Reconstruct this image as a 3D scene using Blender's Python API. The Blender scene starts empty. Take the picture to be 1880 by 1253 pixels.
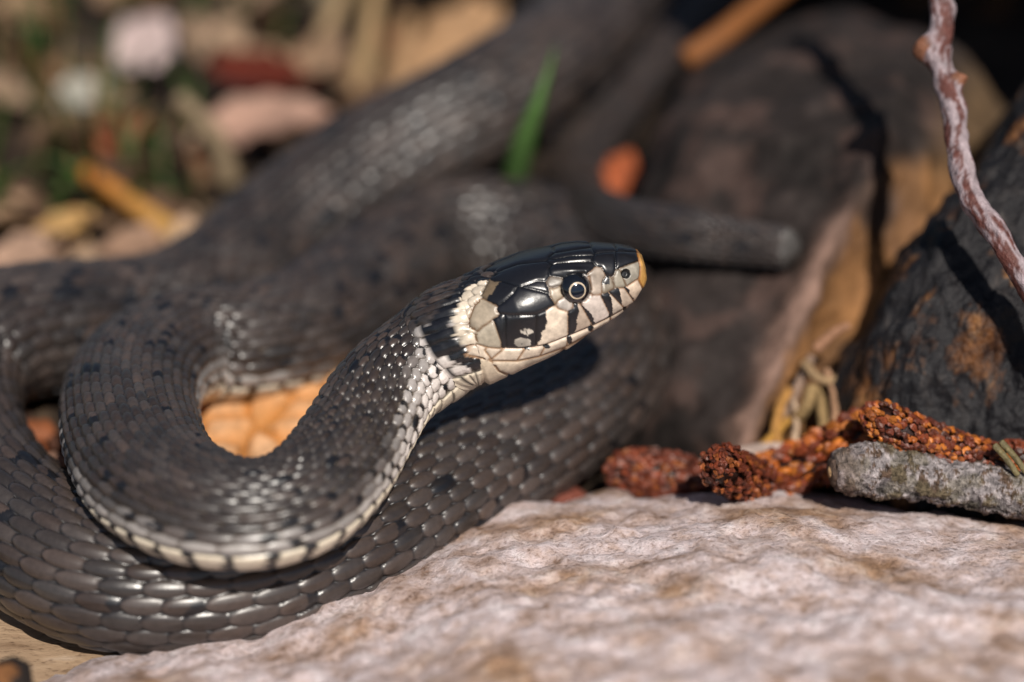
import bpy, math, random
import numpy as np
from mathutils import Vector

# ------------------------------------------------------------------ camera, sky, sun, exposure
CM = 0.01                                   # everything below is laid out in centimetres
scene = bpy.context.scene
PITCH = math.radians(30.0)
CAM = np.array([0.0, 0.0, 21.76])
FWD = np.array([0.0, math.cos(PITCH), -math.sin(PITCH)])
UP = np.array([0.0, math.sin(PITCH), math.cos(PITCH)])
RIGHT = np.array([1.0, 0.0, 0.0])
FOCUS = 37.0
cam_data = bpy.data.cameras.new("camera")
cam = bpy.data.objects.new("camera", cam_data)
scene.collection.objects.link(cam)
cam.location = CAM * CM
cam.rotation_euler = (math.pi / 2 - PITCH, 0, 0)
cam_data.lens = 100
cam_data.sensor_width = 36
cam_data.clip_start = 0.01
cam_data.clip_end = 400
cam_data.dof.use_dof = True
cam_data.dof.focus_distance = 36.6 * CM
cam_data.dof.aperture_fstop = 6.6
scene.camera = cam

SUN_TO = np.array([0.42, -1.55, 1.87])      # towards the sun
SUN_TO = SUN_TO / np.linalg.norm(SUN_TO)
world = bpy.data.worlds.new("World")
scene.world = world
world.use_nodes = True
wn = world.node_tree
sky = wn.nodes.new("ShaderNodeTexSky")
sky.sky_type = 'NISHITA'
sky.sun_disc = False
sky.sun_elevation = math.asin(SUN_TO[2])
sky.sun_rotation = math.atan2(SUN_TO[0], SUN_TO[1])
bg = wn.nodes["Background"]
bg.inputs[1].default_value = 0.05
wn.links.new(sky.outputs[0], bg.inputs[0])
sun_data = bpy.data.lights.new("sun", 'SUN')
sun_data.energy = 4.9
sun_data.angle = math.radians(0.53)
sun_data.color = (1.0, 0.93, 0.84)
sun = bpy.data.objects.new("sun", sun_data)
scene.collection.objects.link(sun)
sun.rotation_euler = Vector(SUN_TO).to_track_quat('Z', 'Y').to_euler()
sun.location = SUN_TO * 3
scene.view_settings.view_transform = 'Standard'
scene.view_settings.look = 'None'
scene.view_settings.exposure = 0.0
scene.view_settings.gamma = 1.0
scene.render.engine = 'CYCLES'
scene.cycles.use_denoising = True
scene.cycles.max_bounces = 6

# ------------------------------------------------------------------ pixel -> place helpers
K = 0.36 / 1880.0


def at_d(px, py, d):
    px, py, d = np.broadcast_arrays(np.asarray(px, float), np.asarray(py, float), np.asarray(d, float))
    u = (px - 940) * K * d
    v = (626.5 - py) * K * d
    return CAM + d[..., None] * FWD + u[..., None] * RIGHT + v[..., None] * UP


def at_z(px, py, z):
    s = (626.5 - py) * K
    d = (CAM[2] - z) / (math.sin(PITCH) - s * math.cos(PITCH))
    return at_d(px, py, d)


def nrm(v):
    v = np.asarray(v, float)
    return v / np.maximum(np.linalg.norm(v, axis=-1, keepdims=True), 1e-9)


def sstep(a, b, x):
    t = np.clip((x - a) / (b - a), 0, 1)
    return t * t * (3 - 2 * t)


def h01(*ks):                                # hash of integer arrays -> 0..1
    h = np.zeros(np.broadcast(*ks).shape, np.uint32)
    for i, k in enumerate(ks):
        k = np.asarray(k).astype(np.int64).astype(np.uint32)
        h = (h ^ (k * np.uint32(374761393 + 668265262 * i))) * np.uint32(2246822519)
        h ^= h >> np.uint32(13)
    h = h * np.uint32(3266489917)
    h ^= h >> np.uint32(16)
    return h.astype(np.float64) / 4294967295.0


def vnoise(p, seed=0):
    p = np.asarray(p, float)
    i = np.floor(p).astype(np.int64)
    f = p - i
    f = f * f * (3 - 2 * f)
    out = 0
    for dx in (0, 1):
        for dy in (0, 1):
            for dz in (0, 1):
                w = (f[..., 0] if dx else 1 - f[..., 0]) * (f[..., 1] if dy else 1 - f[..., 1]) * (f[..., 2] if dz else 1 - f[..., 2])
                out = out + w * h01(i[..., 0] + dx, i[..., 1] + dy, i[..., 2] + dz, np.int64(seed))
    return out * 2 - 1


def fbm(p, octv=4, seed=0, gain=0.5):
    a, s, out = 1.0, 1.0, 0
    for k in range(octv):
        out = out + a * vnoise(np.asarray(p) * s + 17.3 * k, seed + k)
        a *= gain
        s *= 2.03
    return out


def spline(P, n):
    """dense Catmull-Rom through rows of P (any width), then n samples even in arc length of the first three columns"""
    P = np.asarray(P, float)
    Q = np.vstack([2 * P[0] - P[1], P, 2 * P[-1] - P[-2]])
    out = []
    t = np.linspace(0, 1, 60, endpoint=False)[:, None]
    for i in range(1, len(Q) - 2):
        a, b, c, d = Q[i - 1], Q[i], Q[i + 1], Q[i + 2]
        out.append(0.5 * (2 * b + (c - a) * t + (2 * a - 5 * b + 4 * c - d) * t ** 2 + (3 * b - a - 3 * c + d) * t ** 3))
    out = np.vstack(out + [P[-1:]])
    if n is None:
        return out
    s = np.r_[0, np.cumsum(np.linalg.norm(np.diff(out[:, :3], axis=0), axis=1))]
    return resample(out, s, np.linspace(0, s[-1], n))


def resample(A, s, ss):
    return np.stack([np.interp(ss, s, A[:, k]) for k in range(A.shape[1])], 1)


# ------------------------------------------------------------------ mesh / object helpers
COL = scene.collection


def mesh_obj(name, V, F, mat=None, parent=None, origin=None, colors=None, smooth=True, extra=None):
    V = np.asarray(V, float)
    if origin is None:
        origin = np.array([V[:, 0].mean(), V[:, 1].mean(), V[:, 2].min()])
    po = np.array(parent["_o"]) if parent is not None else np.zeros(3)
    me = bpy.data.meshes.new(name)
    L = ((V - origin) * CM).astype(np.float32)
    if isinstance(F, np.ndarray):
        me.vertices.add(len(L))
        me.vertices.foreach_set("co", L.ravel())
        k = F.shape[1]
        me.loops.add(F.size)
        me.loops.foreach_set("vertex_index", F.ravel().astype(np.int32))
        me.polygons.add(len(F))
        me.polygons.foreach_set("loop_start", np.arange(0, F.size, k, dtype=np.int32))
        me.update(calc_edges=True)
        me.validate()
    else:
        me.from_pydata(L.tolist(), [], F)
        me.update()
    me.polygons.foreach_set("use_smooth", np.full(len(me.polygons), smooth))
    if colors is not None:
        a = me.attributes.new("col", 'FLOAT_COLOR', 'POINT')
        c = np.ones((len(V), 4), np.float32)
        c[:, :3] = colors
        a.data.foreach_set("color", c.ravel())
    for nm, arr in (extra or {}).items():
        a = me.attributes.new(nm, 'FLOAT', 'POINT')
        a.data.foreach_set("value", np.asarray(arr, np.float32).ravel())
    if mat:
        me.materials.append(mat)
    o = bpy.data.objects.new(name, me)
    COL.objects.link(o)
    o["_o"] = list(map(float, origin))
    o.location = (origin - po) * CM
    if parent is not None:
        o.parent = parent
    return o


def empty(name, origin):
    o = bpy.data.objects.new(name, None)
    COL.objects.link(o)
    o.empty_display_size = 0.005
    o["_o"] = list(map(float, origin))
    o.location = np.asarray(origin) * CM
    return o


def tag(o, label, cat=None, group=None, kind=None):
    o["label"] = label
    if cat:
        o["category"] = cat
    if group:
        o["group"] = group
    if kind:
        o["kind"] = kind
    return o


def grid_faces(R, N, closed=True, off=0):
    r = np.arange(R - 1)[:, None]
    n = np.arange(N if closed else N - 1)[None, :]
    a = r * N + n
    b = r * N + (n + 1) % N
    return (np.stack([a, b, b + N, a + N], -1).reshape(-1, 4) + off)


def frames(P, up=(0, 0, 1)):
    T = nrm(np.gradient(P, axis=0))
    up = np.broadcast_to(np.asarray(up, float), P.shape)
    S = nrm(np.cross(T, up))
    N = np.cross(S, T)
    return T, S, N


def tube_rings(P, r, n=24, up=(0, 0, 1), bump=None):
    T, S, N = frames(P, up)
    th = np.linspace(0, 2 * np.pi, n, endpoint=False)
    r = np.asarray(r, float)
    if r.ndim == 1:
        r = np.repeat(r[:, None], n, 1)
    V = P[:, None] + r[..., None] * (np.sin(th)[None, :, None] * S[:, None] + np.cos(th)[None, :, None] * N[:, None])
    return V


def tube(name, P, r, mat, n=24, parent=None, up=(0, 0, 1), colors=None, origin=None, cap=0.4):
    """closed tube with rounded ends"""
    r = np.asarray(r, float)
    T = nrm(np.gradient(P, axis=0))
    r1 = r if r.ndim == 1 else r.mean(1)
    ang = np.radians([85, 60, 30])
    pre = np.array([P[0] - T[0] * r1[0] * cap * math.sin(a) for a in ang])
    post = np.array([P[-1] + T[-1] * r1[-1] * cap * math.sin(a) for a in ang[::-1]])
    f = np.cos(ang)
    PP = np.vstack([pre, P, post])
    if r.ndim == 1:
        rr = np.r_[r[0] * f, r, r[-1] * f[::-1]]
    else:
        rr = np.vstack([r[0] * f[:, None], r, r[-1] * f[::-1][:, None]])
    V = tube_rings(PP, rr, n, up)
    R = len(PP)
    if colors is not None:
        colors = np.vstack([np.repeat(colors[:1], 3, 0), colors, np.repeat(colors[-1:], 3, 0)])
        colors = colors.reshape(-1, 3) if colors.ndim == 3 else np.repeat(colors, n, 0)
    return mesh_obj(name, V.reshape(-1, 3), grid_faces(R, n), mat, parent, origin, colors)


def blob(outline, dfun, rnd, thick, M=160, kf=60, kb=16, centre=None, p=3.0):
    """closed solid whose seen side has the given outline and distance, rounded off at the rim, with a back of its own"""
    o = np.asarray(outline, float)
    o = spline(np.vstack([np.c_[o, np.zeros(len(o))], np.r_[o[0], 0][None]]), M + 1)[:-1, :2]
    c = np.asarray(centre if centre is not None else o.mean(0), float)
    rho = np.linspace(0, 1, kf + 1)[1:] ** 0.8
    rho = np.r_[1e-3, rho]
    pf = c + rho[:, None, None] * (o - c)[None]
    d = dfun(pf[..., 0], pf[..., 1]) + rnd * (1 - np.sqrt(np.clip(1 - rho ** p, 0, 1)))[:, None]
    F = at_d(pf[..., 0], pf[..., 1], d)
    rb = np.linspace(1, 0, kb + 1)[1:]
    rb[-1] = 1e-3
    pb = c + rb[:, None, None] * (o - c)[None]
    base = at_d(pb[..., 0], pb[..., 1], dfun(pb[..., 0], pb[..., 1]) + rnd)
    B = base + thick * np.array([0, .85, -.5]) * np.sqrt(1 - rb ** 2)[:, None, None]
    V = np.concatenate([F, B], 0)
    PX = np.concatenate([pf, pb], 0)
    return V, PX


def grid_normals(V):
    du = np.roll(V, -1, 1) - np.roll(V, 1, 1)
    dv = np.gradient(V, axis=0)
    return nrm(np.cross(dv, du))


def srgb(r, g, b):
    c = np.array([r, g, b], float) / 255
    return np.where(c <= .04045, c / 12.92, ((c + .055) / 1.055) ** 2.4)


# ------------------------------------------------------------------ materials
def mat_base(name, rough=0.6, spec=0.5):
    m = bpy.data.materials.new(name)
    m.use_nodes = True
    b = m.node_tree.nodes["Principled BSDF"]
    b.inputs["Roughness"].default_value = rough
    b.inputs["Specular IOR Level"].default_value = spec
    return m, m.node_tree, b


def node(nt, typ, **kw):
    n = nt.nodes.new(typ)
    for k, v in kw.items():
        if k in n.inputs:
            n.inputs[k].default_value = v
        else:
            setattr(n, k, v)
    return n


def ramp(nt, fac, stops):
    r = nt.nodes.new("ShaderNodeValToRGB")
    el = r.color_ramp.elements
    while len(el) < len(stops):
        el.new(0.5)
    for e, (p, c) in zip(el, stops):
        e.position = p
        e.color = (*c, 1) if len(c) == 3 else c
    nt.links.new(fac, r.inputs[0])
    return r.outputs[0]


def noise_tex(nt, scale, detail=4, rough=.55, stretch=None, rot=None):
    tc = nt.nodes.new("ShaderNodeTexCoord")
    src = tc.outputs["Object"]
    if stretch or rot:
        mp = nt.nodes.new("ShaderNodeMapping")
        if stretch:
            mp.inputs["Scale"].default_value = stretch
        if rot:
            mp.inputs["Rotation"].default_value = rot
        nt.links.new(src, mp.inputs[0])
        src = mp.outputs[0]
    n = node(nt, "ShaderNodeTexNoise", Scale=scale, Detail=detail, Roughness=rough)
    nt.links.new(src, n.inputs["Vector"])
    return n.outputs["Fac"]


def mixc(nt, fac, a, b, mode='MIX'):
    n = nt.nodes.new("ShaderNodeMix")
    n.data_type = 'RGBA'
    n.blend_type = mode
    for sock, v in ((n.inputs[0], fac), (n.inputs[6], a), (n.inputs[7], b)):
        if hasattr(v, "is_linked") or hasattr(v, "links"):
            nt.links.new(v, sock)
        elif isinstance(v, (int, float)):
            sock.default_value = v
        else:
            sock.default_value = (*v, 1)
    return n.outputs[2]


def bump(nt, b, h, strength=.5, dist=.0005, prev=None):
    n = node(nt, "ShaderNodeBump", Strength=strength, Distance=dist)
    nt.links.new(h, n.inputs["Height"])
    if prev is not None:
        nt.links.new(prev, n.inputs["Normal"])
    nt.links.new(n.outputs[0], b.inputs["Normal"])
    return n.outputs[0]


def attr(nt, nm="col"):
    a = nt.nodes.new("ShaderNodeAttribute")
    a.attribute_name = nm
    return a


def mat_attr(name, rough=.6, spec=.4, scale=900, amt=.35, bstr=.4, bdist=.0003, stretch=None, sheen=0, trans=0):
    """pigment from the mesh, broken up by fine grain"""
    m, nt, b = mat_base(name, rough, spec)
    n = noise_tex(nt, scale, 5, .6, stretch)
    g = ramp(nt, n, [(.25, (1 - amt,) * 3), (.75, (1 + amt * .6,) * 3)])
    c = mixc(nt, 1.0, attr(nt).outputs["Color"], g, 'MULTIPLY')
    nt.links.new(c, b.inputs["Base Color"])
    bump(nt, b, n, bstr, bdist)
    if trans:
        tr = nt.nodes.new("ShaderNodeBsdfTranslucent")
        nt.links.new(c, tr.inputs[0])
        mx = nt.nodes.new("ShaderNodeMixShader")
        mx.inputs[0].default_value = trans
        nt.links.new(b.outputs[0], mx.inputs[1])
        nt.links.new(tr.outputs[0], mx.inputs[2])
        nt.links.new(mx.outputs[0], nt.nodes["Material Output"].inputs[0])
    return m


def mat_skin():
    m, nt, b = mat_base("snake_skin", .4, .85)
    n = noise_tex(nt, 1600, 3, .6)
    g = ramp(nt, n, [(.3, (.8, .8, .8)), (.7, (1.12, 1.12, 1.12))])
    c = mixc(nt, 1.0, attr(nt).outputs["Color"], g, 'MULTIPLY')
    nt.links.new(c, b.inputs["Base Color"])
    nt.links.new(attr(nt, "rough").outputs["Fac"], b.inputs["Roughness"])
    b.inputs["Subsurface Weight"].default_value = 0.0
    bump(nt, b, noise_tex(nt, 2600, 3, .6), .12, .00015)
    return m


def mat_granite():
    m, nt, b = mat_base("pink_granite", .75, .3)
    big = noise_tex(nt, 55, 5, .6)
    mid = noise_tex(nt, 230, 5, .65)
    fine = noise_tex(nt, 1250, 5, .75)
    c1 = ramp(nt, mid, [(.30, (.30, .20, .15)), (.40, (.54, .42, .38)), (.52, (.66, .56, .56)), (.68, (.82, .75, .76))])
    c2 = ramp(nt, mid, [(.35, (.20, .115, .065)), (.52, (.43, .27, .17)), (.68, (.60, .45, .35))])
    fz = ramp(nt, big, [(.47, (0, 0, 0)), (.63, (1, 1, 1))])
    c = mixc(nt, fz, c1, c2)
    spk = ramp(nt, fine, [(.36, (.26, .17, .12)), (.47, (.95, .92, .92)), (.62, (1.12, 1.1, 1.12))])
    c = mixc(nt, .62, c, spk, 'MULTIPLY')
    nt.links.new(c, b.inputs["Base Color"])
    p = bump(nt, b, mid, .6, .0012)
    bump(nt, b, fine, .8, .0007, p)
    return m


def mat_char():
    m, nt, b = mat_base("charred_wood", .5, .28)
    n = noise_tex(nt, 330, 6, .65, (1, 1, .35), (0, .45, 0))
    n2 = noise_tex(nt, 130, 5, .6, (1, 1, .6), (0, .45, 0))
    c = ramp(nt, n, [(.30, (.006, .006, .008)), (.55, (.016, .015, .017)), (.66, (.04, .036, .036)), (.77, (.14, .115, .105))])
    br = ramp(nt, n2, [(.53, (0, 0, 0)), (.64, (.9, .9, .9))])
    bc = ramp(nt, n, [(.35, (.035, .014, .007)), (.52, (.17, .07, .025)), (.66, (.36, .17, .06))])
    c = mixc(nt, br, c, bc)
    nt.links.new(c, b.inputs["Base Color"])
    p = bump(nt, b, n, .9, .0016)
    bump(nt, b, noise_tex(nt, 1100, 4, .6, (1, 1, .3), (0, .45, 0)), .6, .0005, p)
    return m


def mat_soil():
    m, nt, b = mat_base("dark_soil", .9, .2)
    n = noise_tex(nt, 120, 6, .65)
    c = ramp(nt, n, [(.3, (.008, .006, .005)), (.55, (.03, .02, .014)), (.75, (.09, .06, .038))])
    nt.links.new(c, b.inputs["Base Color"])
    bump(nt, b, n, .8, .003)
    return m


def mat_plank():
    m, nt, b = mat_base("bleached_wood", .75, .25)
    n = noise_tex(nt, 260, 5, .6, (.22, 1, 1), (0, 0, .25))
    f = noise_tex(nt, 1500, 4, .7, (.4, 1, 1), (0, 0, .25))
    c = ramp(nt, n, [(.3, (.20, .125, .075)), (.5, (.36, .25, .16)), (.7, (.52, .41, .32))])
    s = ramp(nt, f, [(.33, (.25, .2, .17)), (.45, (1, 1, 1))])
    nt.links.new(mixc(nt, .8, c, s, 'MULTIPLY'), b.inputs["Base Color"])
    bump(nt, b, f, .5, .0005)
    return m


M_SKIN = mat_skin()
M_GRANITE = mat_granite()
M_CHAR = mat_char()
M_SOIL = mat_soil()
M_PLANK = mat_plank()
M_WOOD = mat_attr("weathered_wood", .8, .25, 260, .5, .7, .0012, (1, 1, .45))
M_BARK = mat_attr("rough_bark", .8, .3, 900, .6, .9, .0009)
M_STICK = mat_attr("lichen_bark", .85, .2, 1300, .9, 1.0, .0014)
M_TWIG = mat_attr("smooth_bark", .55, .4, 700, .5, .9, .0008)
M_CATKIN = mat_attr("catkin_scale", .45, .45, 1500, .35, .4, .0003)
M_LEAF = mat_attr("dry_leaf", .65, .35, 500, .35, .4, .0004, None, 0, .25)
M_GREEN = mat_attr("grass_blade", .5, .4, 400, .25, .2, .0003, None, 0, .3)
M_STONE = mat_attr("pebble_stone", .7, .35, 700, .35, .5, .0005)


def mat_eye(name, col, rough):
    m, nt, b = mat_base(name, rough, .6)
    n = noise_tex(nt, 3000, 2)
    nt.links.new(ramp(nt, n, [(.3, tuple(np.array(col) * .8)), (.7, tuple(np.array(col) * 1.15))]), b.inputs["Base Color"])
    b.inputs["Coat Weight"].default_value = 1.0
    b.inputs["Coat Roughness"].default_value = .03
    return m


M_EYE = mat_eye("eye_black", (.006, .007, .010), .15)
M_IRIS = mat_eye("iris_cream", (.62, .50, .36), .35)
M_PUPIL = mat_eye("pupil_navy", (.004, .008, .018), .08)

# ------------------------------------------------------------------ the ground
ax = np.r_[-3000, -1500, -600, -200, -80, -50, np.linspace(-32, 32, 130), 50, 80, 200, 600, 1500, 3000]
ay = np.r_[-3000, -1500, -600, -200, -60, -20, 5, np.linspace(18, 75, 120), 95, 140, 300, 800, 1800, 3500]
X, Y = np.meshgrid(ax, ay, indexing='ij')
G = np.stack([X, Y, np.zeros_like(X)], -1)
near = (np.abs(X) < 60) & (Y > 0) & (Y < 100)
G[..., 2] = np.where(near, .22 * fbm(G * .8, 4, 3) - .18, -.2)
RIDGE = [(-95, 700, 1.4), (-60, 650, 1.6), (-10, 625, 1.66), (90, 604, 1.5), (200, 598, 1.2), (320, 577, 1.05), (430, 515, 1.12), (520, 435, 1.32), (610, 362, 1.6), (720, 288, 1.92),
         (840, 222, 2.22), (950, 155, 2.48)]
for q_ in spline(np.array([at_z(*q0) for q0 in RIDGE]), 90):          # the soil banks up under the raised coils
    dq = np.hypot(X - q_[0], Y - q_[1])
    G[..., 2] = np.maximum(G[..., 2], np.where(near, q_[2] - 1.0 - 1.5 * np.maximum(dq - .35, 0), -.2))
g = mesh_obj("ground", G.reshape(-1, 3), grid_faces(len(ax), len(ay), False)[:, ::-1].copy(), M_SOIL, origin=np.zeros(3))
tag(g, "dark crumbly forest soil under the snake and litter", kind="structure")

# ------------------------------------------------------------------ foreground boulder
crest = [(-500, 1330), (-150, 1285), (60, 1243), (200, 1205), (330, 1178), (480, 1132), (580, 1080), (700, 1012), (800, 968), (900, 940), (1000, 925),
         (1100, 914), (1220, 905), (1320, 899), (1420, 899), (1500, 908), (1600, 925), (1700, 936), (1800, 944), (1900, 955), (2150, 1000), (2500, 1120),
         (2700, 1500), (2400, 1950), (1600, 2150), (800, 2150), (0, 2000), (-500, 1700)]


def d_rock(px, py):
    cr = np.interp(px, [-500, 60, 330, 700, 1000, 1400, 1900, 2500], [34.6, 34.6, 35.2, 36.9, 37.6, 37.3, 36.9, 36])
    cy = np.interp(px, [-500, 60, 330, 480, 700, 900, 1100, 1400, 1900, 2500], [1330, 1243, 1178, 1132, 1012, 940, 914, 899, 955, 1120])
    return cr - .0125 * np.clip(py - cy, 0, 340) - .0055 * np.clip(py - cy - 340, 0, 2000)


V, PX = blob(crest, d_rock, 1.3, 4.5, M=420, kf=150, kb=16, centre=(1000, 1500), p=9)
Nn = grid_normals(V)
if (Nn[60, 100] @ FWD) > 0:
    Nn = -Nn
V = V + Nn * (.062 * fbm(V * 2.8, 5, 11, .64) + .10 * fbm(V * .6, 3, 5))[..., None]
rock = mesh_obj("boulder", V.reshape(-1, 3), grid_faces(*V.shape[:2]), M_GRANITE)
tag(rock, "broad pale pink granite boulder sloping up in front of the snake", "rock")

# ------------------------------------------------------------------ weathered log behind the head
log_out = [(1090, 930), (1105, 760), (1135, 520), (1185, 290), (1270, 130), (1390, 52), (1520, 22), (1640, 42), (1750, 95), (1825, 180), (1870, 300),
           (1850, 420), (1770, 520), (1700, 640), (1640, 780), (1580, 920), (1350, 960)]


def ridge_x(py):
    return np.interp(py, [0, 300, 430, 500, 640, 790, 960], [1700, 1600, 1535, 1500, 1440, 1372, 1320])


def d_log(px, py):
    b = np.interp(py, [-20, 50, 250, 450, 650, 900], [44.4, 43.2, 41.1, 40.7, 40.3, 39.9])
    e = px - ridge_x(py)
    return b + np.where(e < 0, -e * .0035, e * .0045) - .25 * np.exp(-(e / 38) ** 2)


V, PX = blob(log_out, d_log, 2.2, 5.0, M=260, kf=130, centre=(1470, 480), p=6)
Nn = grid_normals(V)
if (Nn[40, 60] @ FWD) > 0:
    Nn = -Nn
grain = V @ np.array([[.8, .25, .55], [.1, .9, -.4], [-.5, .2, .7]])
st = fbm(grain * np.array([2.2, 2.2, .5]), 4, 31)
V = V + Nn * (.10 * st + .12 * fbm(V * .7, 3, 8))[..., None]
px, py = PX[..., 0], PX[..., 1]
e = px - ridge_x(py) + 14 * fbm(V * 1.3, 3, 77)
dark = np.array([.024, .018, .0165])
c = dark * (1 + .55 * st)[..., None]
mott = sstep(.15, .6, fbm(V * 1.4, 4, 41))
c = c * (1 - .65 * mott[..., None]) + np.array([.085, .052, .043]) * .65 * mott[..., None]
tan = np.array([.27, .13, .05])
pink = np.array([.25, .155, .12])
wr = np.exp(-((e + 4) / 26) ** 2) * sstep(330, 470, py)
c = c * (1 - wr[..., None]) + pink * wr[..., None]
wt = sstep(8, 40, e) * sstep(270, 330, py) * (.55 + .45 * sstep(-.3, .3, fbm(V * 1.1, 3, 63)))
tanv = tan * (1 + .35 * st)[..., None]
c = c * (1 - wt[..., None]) + tanv * wt[..., None]
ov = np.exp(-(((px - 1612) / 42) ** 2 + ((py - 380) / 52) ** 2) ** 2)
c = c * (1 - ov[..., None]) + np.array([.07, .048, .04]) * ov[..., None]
rim = sstep(1690, 1800, px + .35 * (py - 200)) * sstep(420, 250, py) * .8
c = c * (1 - rim[..., None]) + np.array([.13, .08, .04]) * rim[..., None]
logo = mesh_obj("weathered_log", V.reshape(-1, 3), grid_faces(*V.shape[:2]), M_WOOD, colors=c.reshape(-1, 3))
tag(logo, "dark grey-brown weathered log with a stripped tan edge behind the snake's head", "log")

# ------------------------------------------------------------------ charred logs
char_out = [(1490, 900), (1512, 760), (1535, 655), (1592, 588), (1640, 492), (1705, 410), (1780, 325), (1845, 225), (1900, 150), (2010, 90), (2200, 200), (2330, 520),
            (2250, 900), (2000, 1040), (1700, 1010), (1560, 960)]


def d_char(px, py):
    b = np.interp(py, [100, 300, 600, 850, 1000], [39.6, 38.9, 38.1, 37.95, 37.9])
    return b + np.where(px < 1640, (1640 - px) * .006, -(px - 1640) * .0012)


V, PX = blob(char_out, d_char, 1.3, 4.5, M=260, kf=130, centre=(1850, 620), p=8)
Nn = grid_normals(V)
if (Nn[40, 60] @ FWD) > 0:
    Nn = -Nn
V = V + Nn * (.09 * fbm(V * np.array([2.6, 2.6, 1.0]), 5, 51, .6) + .10 * fbm(V * .6, 3, 9))[..., None]
o = mesh_obj("charred_log", V.reshape(-1, 3), grid_faces(*V.shape[:2]), M_CHAR)
tag(o, "black charred log with brown flecks leaning beside the catkins", "log")


def big_log(name, A, B, r, label, seed):
    P = np.linspace(A, B, 60)
    th = np.linspace(0, 2 * np.pi, 48, endpoint=False)
    q = np.stack(np.broadcast_arrays(np.linspace(0, 12, 60)[:, None], 2 * np.cos(th)[None], 2 * np.sin(th)[None]), -1)
    taper = np.interp(np.linspace(0, 1, 60), [0, .22, 1], [.35, 1, 1])[:, None] if B[2] > 10 else 1  # taper for the added overhead log alone, slanting its shadow edge
    rr = r * taper * (1 + .10 * fbm(q * .8, 4, seed) + .05 * fbm(q * np.array([.5, 3, 3]), 3, seed + 9))
    ob = tube(name, P, rr, M_CHAR, 48)
    tag(ob, label, "log", )
    return ob


big_log("charred_log", np.array([2.5, 55.5, 1.0]), np.array([26, 49.0, 2.2]), 3.4, "thick burnt black log lying in shade behind the weathered log", 100)
big_log("charred_log", np.array([0.6, 39.3, 12.5]), np.array([36, 37.4, 13.5]), 3.0, "added burnt log, unseen above the view, put there to shade the hollow behind", 140)  # log added out of view to throw shade over the hollow

# ------------------------------------------------------------------ plank under the front coil
def boxy(name, c4, z0, z1, mat):
    n, m = 30, 12
    c4 = np.asarray(c4, float)
    u = np.linspace(0, 1, n)[:, None, None]
    v = np.linspace(0, 1, m)[None, :, None]
    top = (c4[0] * (1 - u) + c4[1] * u) * (1 - v) + (c4[3] * (1 - u) + c4[2] * u) * v
    top = np.concatenate([top, np.full((n, m, 1), z1)], -1)
    top[..., 2] += .03 * fbm(top * 1.5, 3, 5)
    top[..., :2] += (.04 * fbm(top * 2.0, 3, 6))[..., None]
    edge = list(top[:, 0]) + list(top[-1, 1:]) + list(top[-2::-1, -1]) + list(top[0, -2:0:-1])
    edge = np.array(edge)
    low = edge.copy()
    low[:, 2] = z0
    mid = edge.copy()
    mid[:, 2] = mid[:, 2] * .8 + z0 * .2
    Vv = np.vstack([top.reshape(-1, 3), edge, mid, low])
    F = grid_faces(n, m, False).tolist()
    E = len(edge)
    b = n * m
    for k in range(2):
        for i in range(E):
            j = (i + 1) % E
            F.append([b + k * E + i, b + k * E + j, b + (k + 1) * E + j, b + (k + 1) * E + i])
    F.append([b + 2 * E + i for i in range(E)])
    return mesh_obj(name, Vv, F, mat, smooth=False)


c = [at_z(-260, 1120, .12)[:2], at_z(40, 1090, .12)[:2], at_z(265, 1215, .12)[:2], at_z(-200, 1400, .12)[:2]]
o = boxy("wood_chip", c, -.6, .12, M_PLANK)
tag(o, "flat bleached tan piece of wood under the snake's lowest coil", "wood")
V, PX = blob([(-60, 1225), (-10, 1217), (30, 1220), (58, 1240), (70, 1275), (40, 1310), (-50, 1300)], lambda a, b: 33.6 + 0 * a, .4, .7, M=60, kf=20)
V = V + .05 * fbm(V * 3, 3, 4)[..., None]
cc = np.where((fbm(V * 2, 3, 6) > -.1)[..., None], np.array([.02, .014, .012]), np.array([.20, .085, .03]))
o = mesh_obj("bark_chip", V.reshape(-1, 3), grid_faces(*V.shape[:2]), M_BARK, colors=cc.reshape(-1, 3))
tag(o, "dark brown burnt bark chip on the bleached wood beside the boulder", "bark")

# ------------------------------------------------------------------ THE SNAKE
PXCM = 1 / (K * FOCUS)                                      # photo pixels per cm at the head
E_VIEW = math.radians(19)
TILT = math.radians(18)
OX, OY = 1010.0, 560.0
HO = at_d(OX, OY, 37.0)
A_ = math.cos(TILT) * RIGHT + math.sin(TILT) * UP           # head axis, towards the snout
U0 = -math.sin(TILT) * RIGHT + math.cos(TILT) * UP
N0 = -FWD
B_ = math.cos(E_VIEW) * N0 - math.sin(E_VIEW) * U0          # the head's own near side
C_ = math.cos(E_VIEW) * U0 + math.sin(E_VIEW) * N0          # the head's own up


def draw(px, py):                                           # side drawing of the head: along the axis, and height
    dx, dy = np.asarray(px, float) - OX, np.asarray(py, float) - OY
    return dx * math.cos(TILT) - dy * math.sin(TILT), -dx * math.sin(TILT) - dy * math.cos(TILT)


def zz(pts):                                                # plate outlines were measured on an enlargement of the head
    pts = np.asarray(pts, float)
    return np.stack(draw(780 + pts[:, 0] * .2451, 420 + pts[:, 1] * .245), 1)


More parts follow.
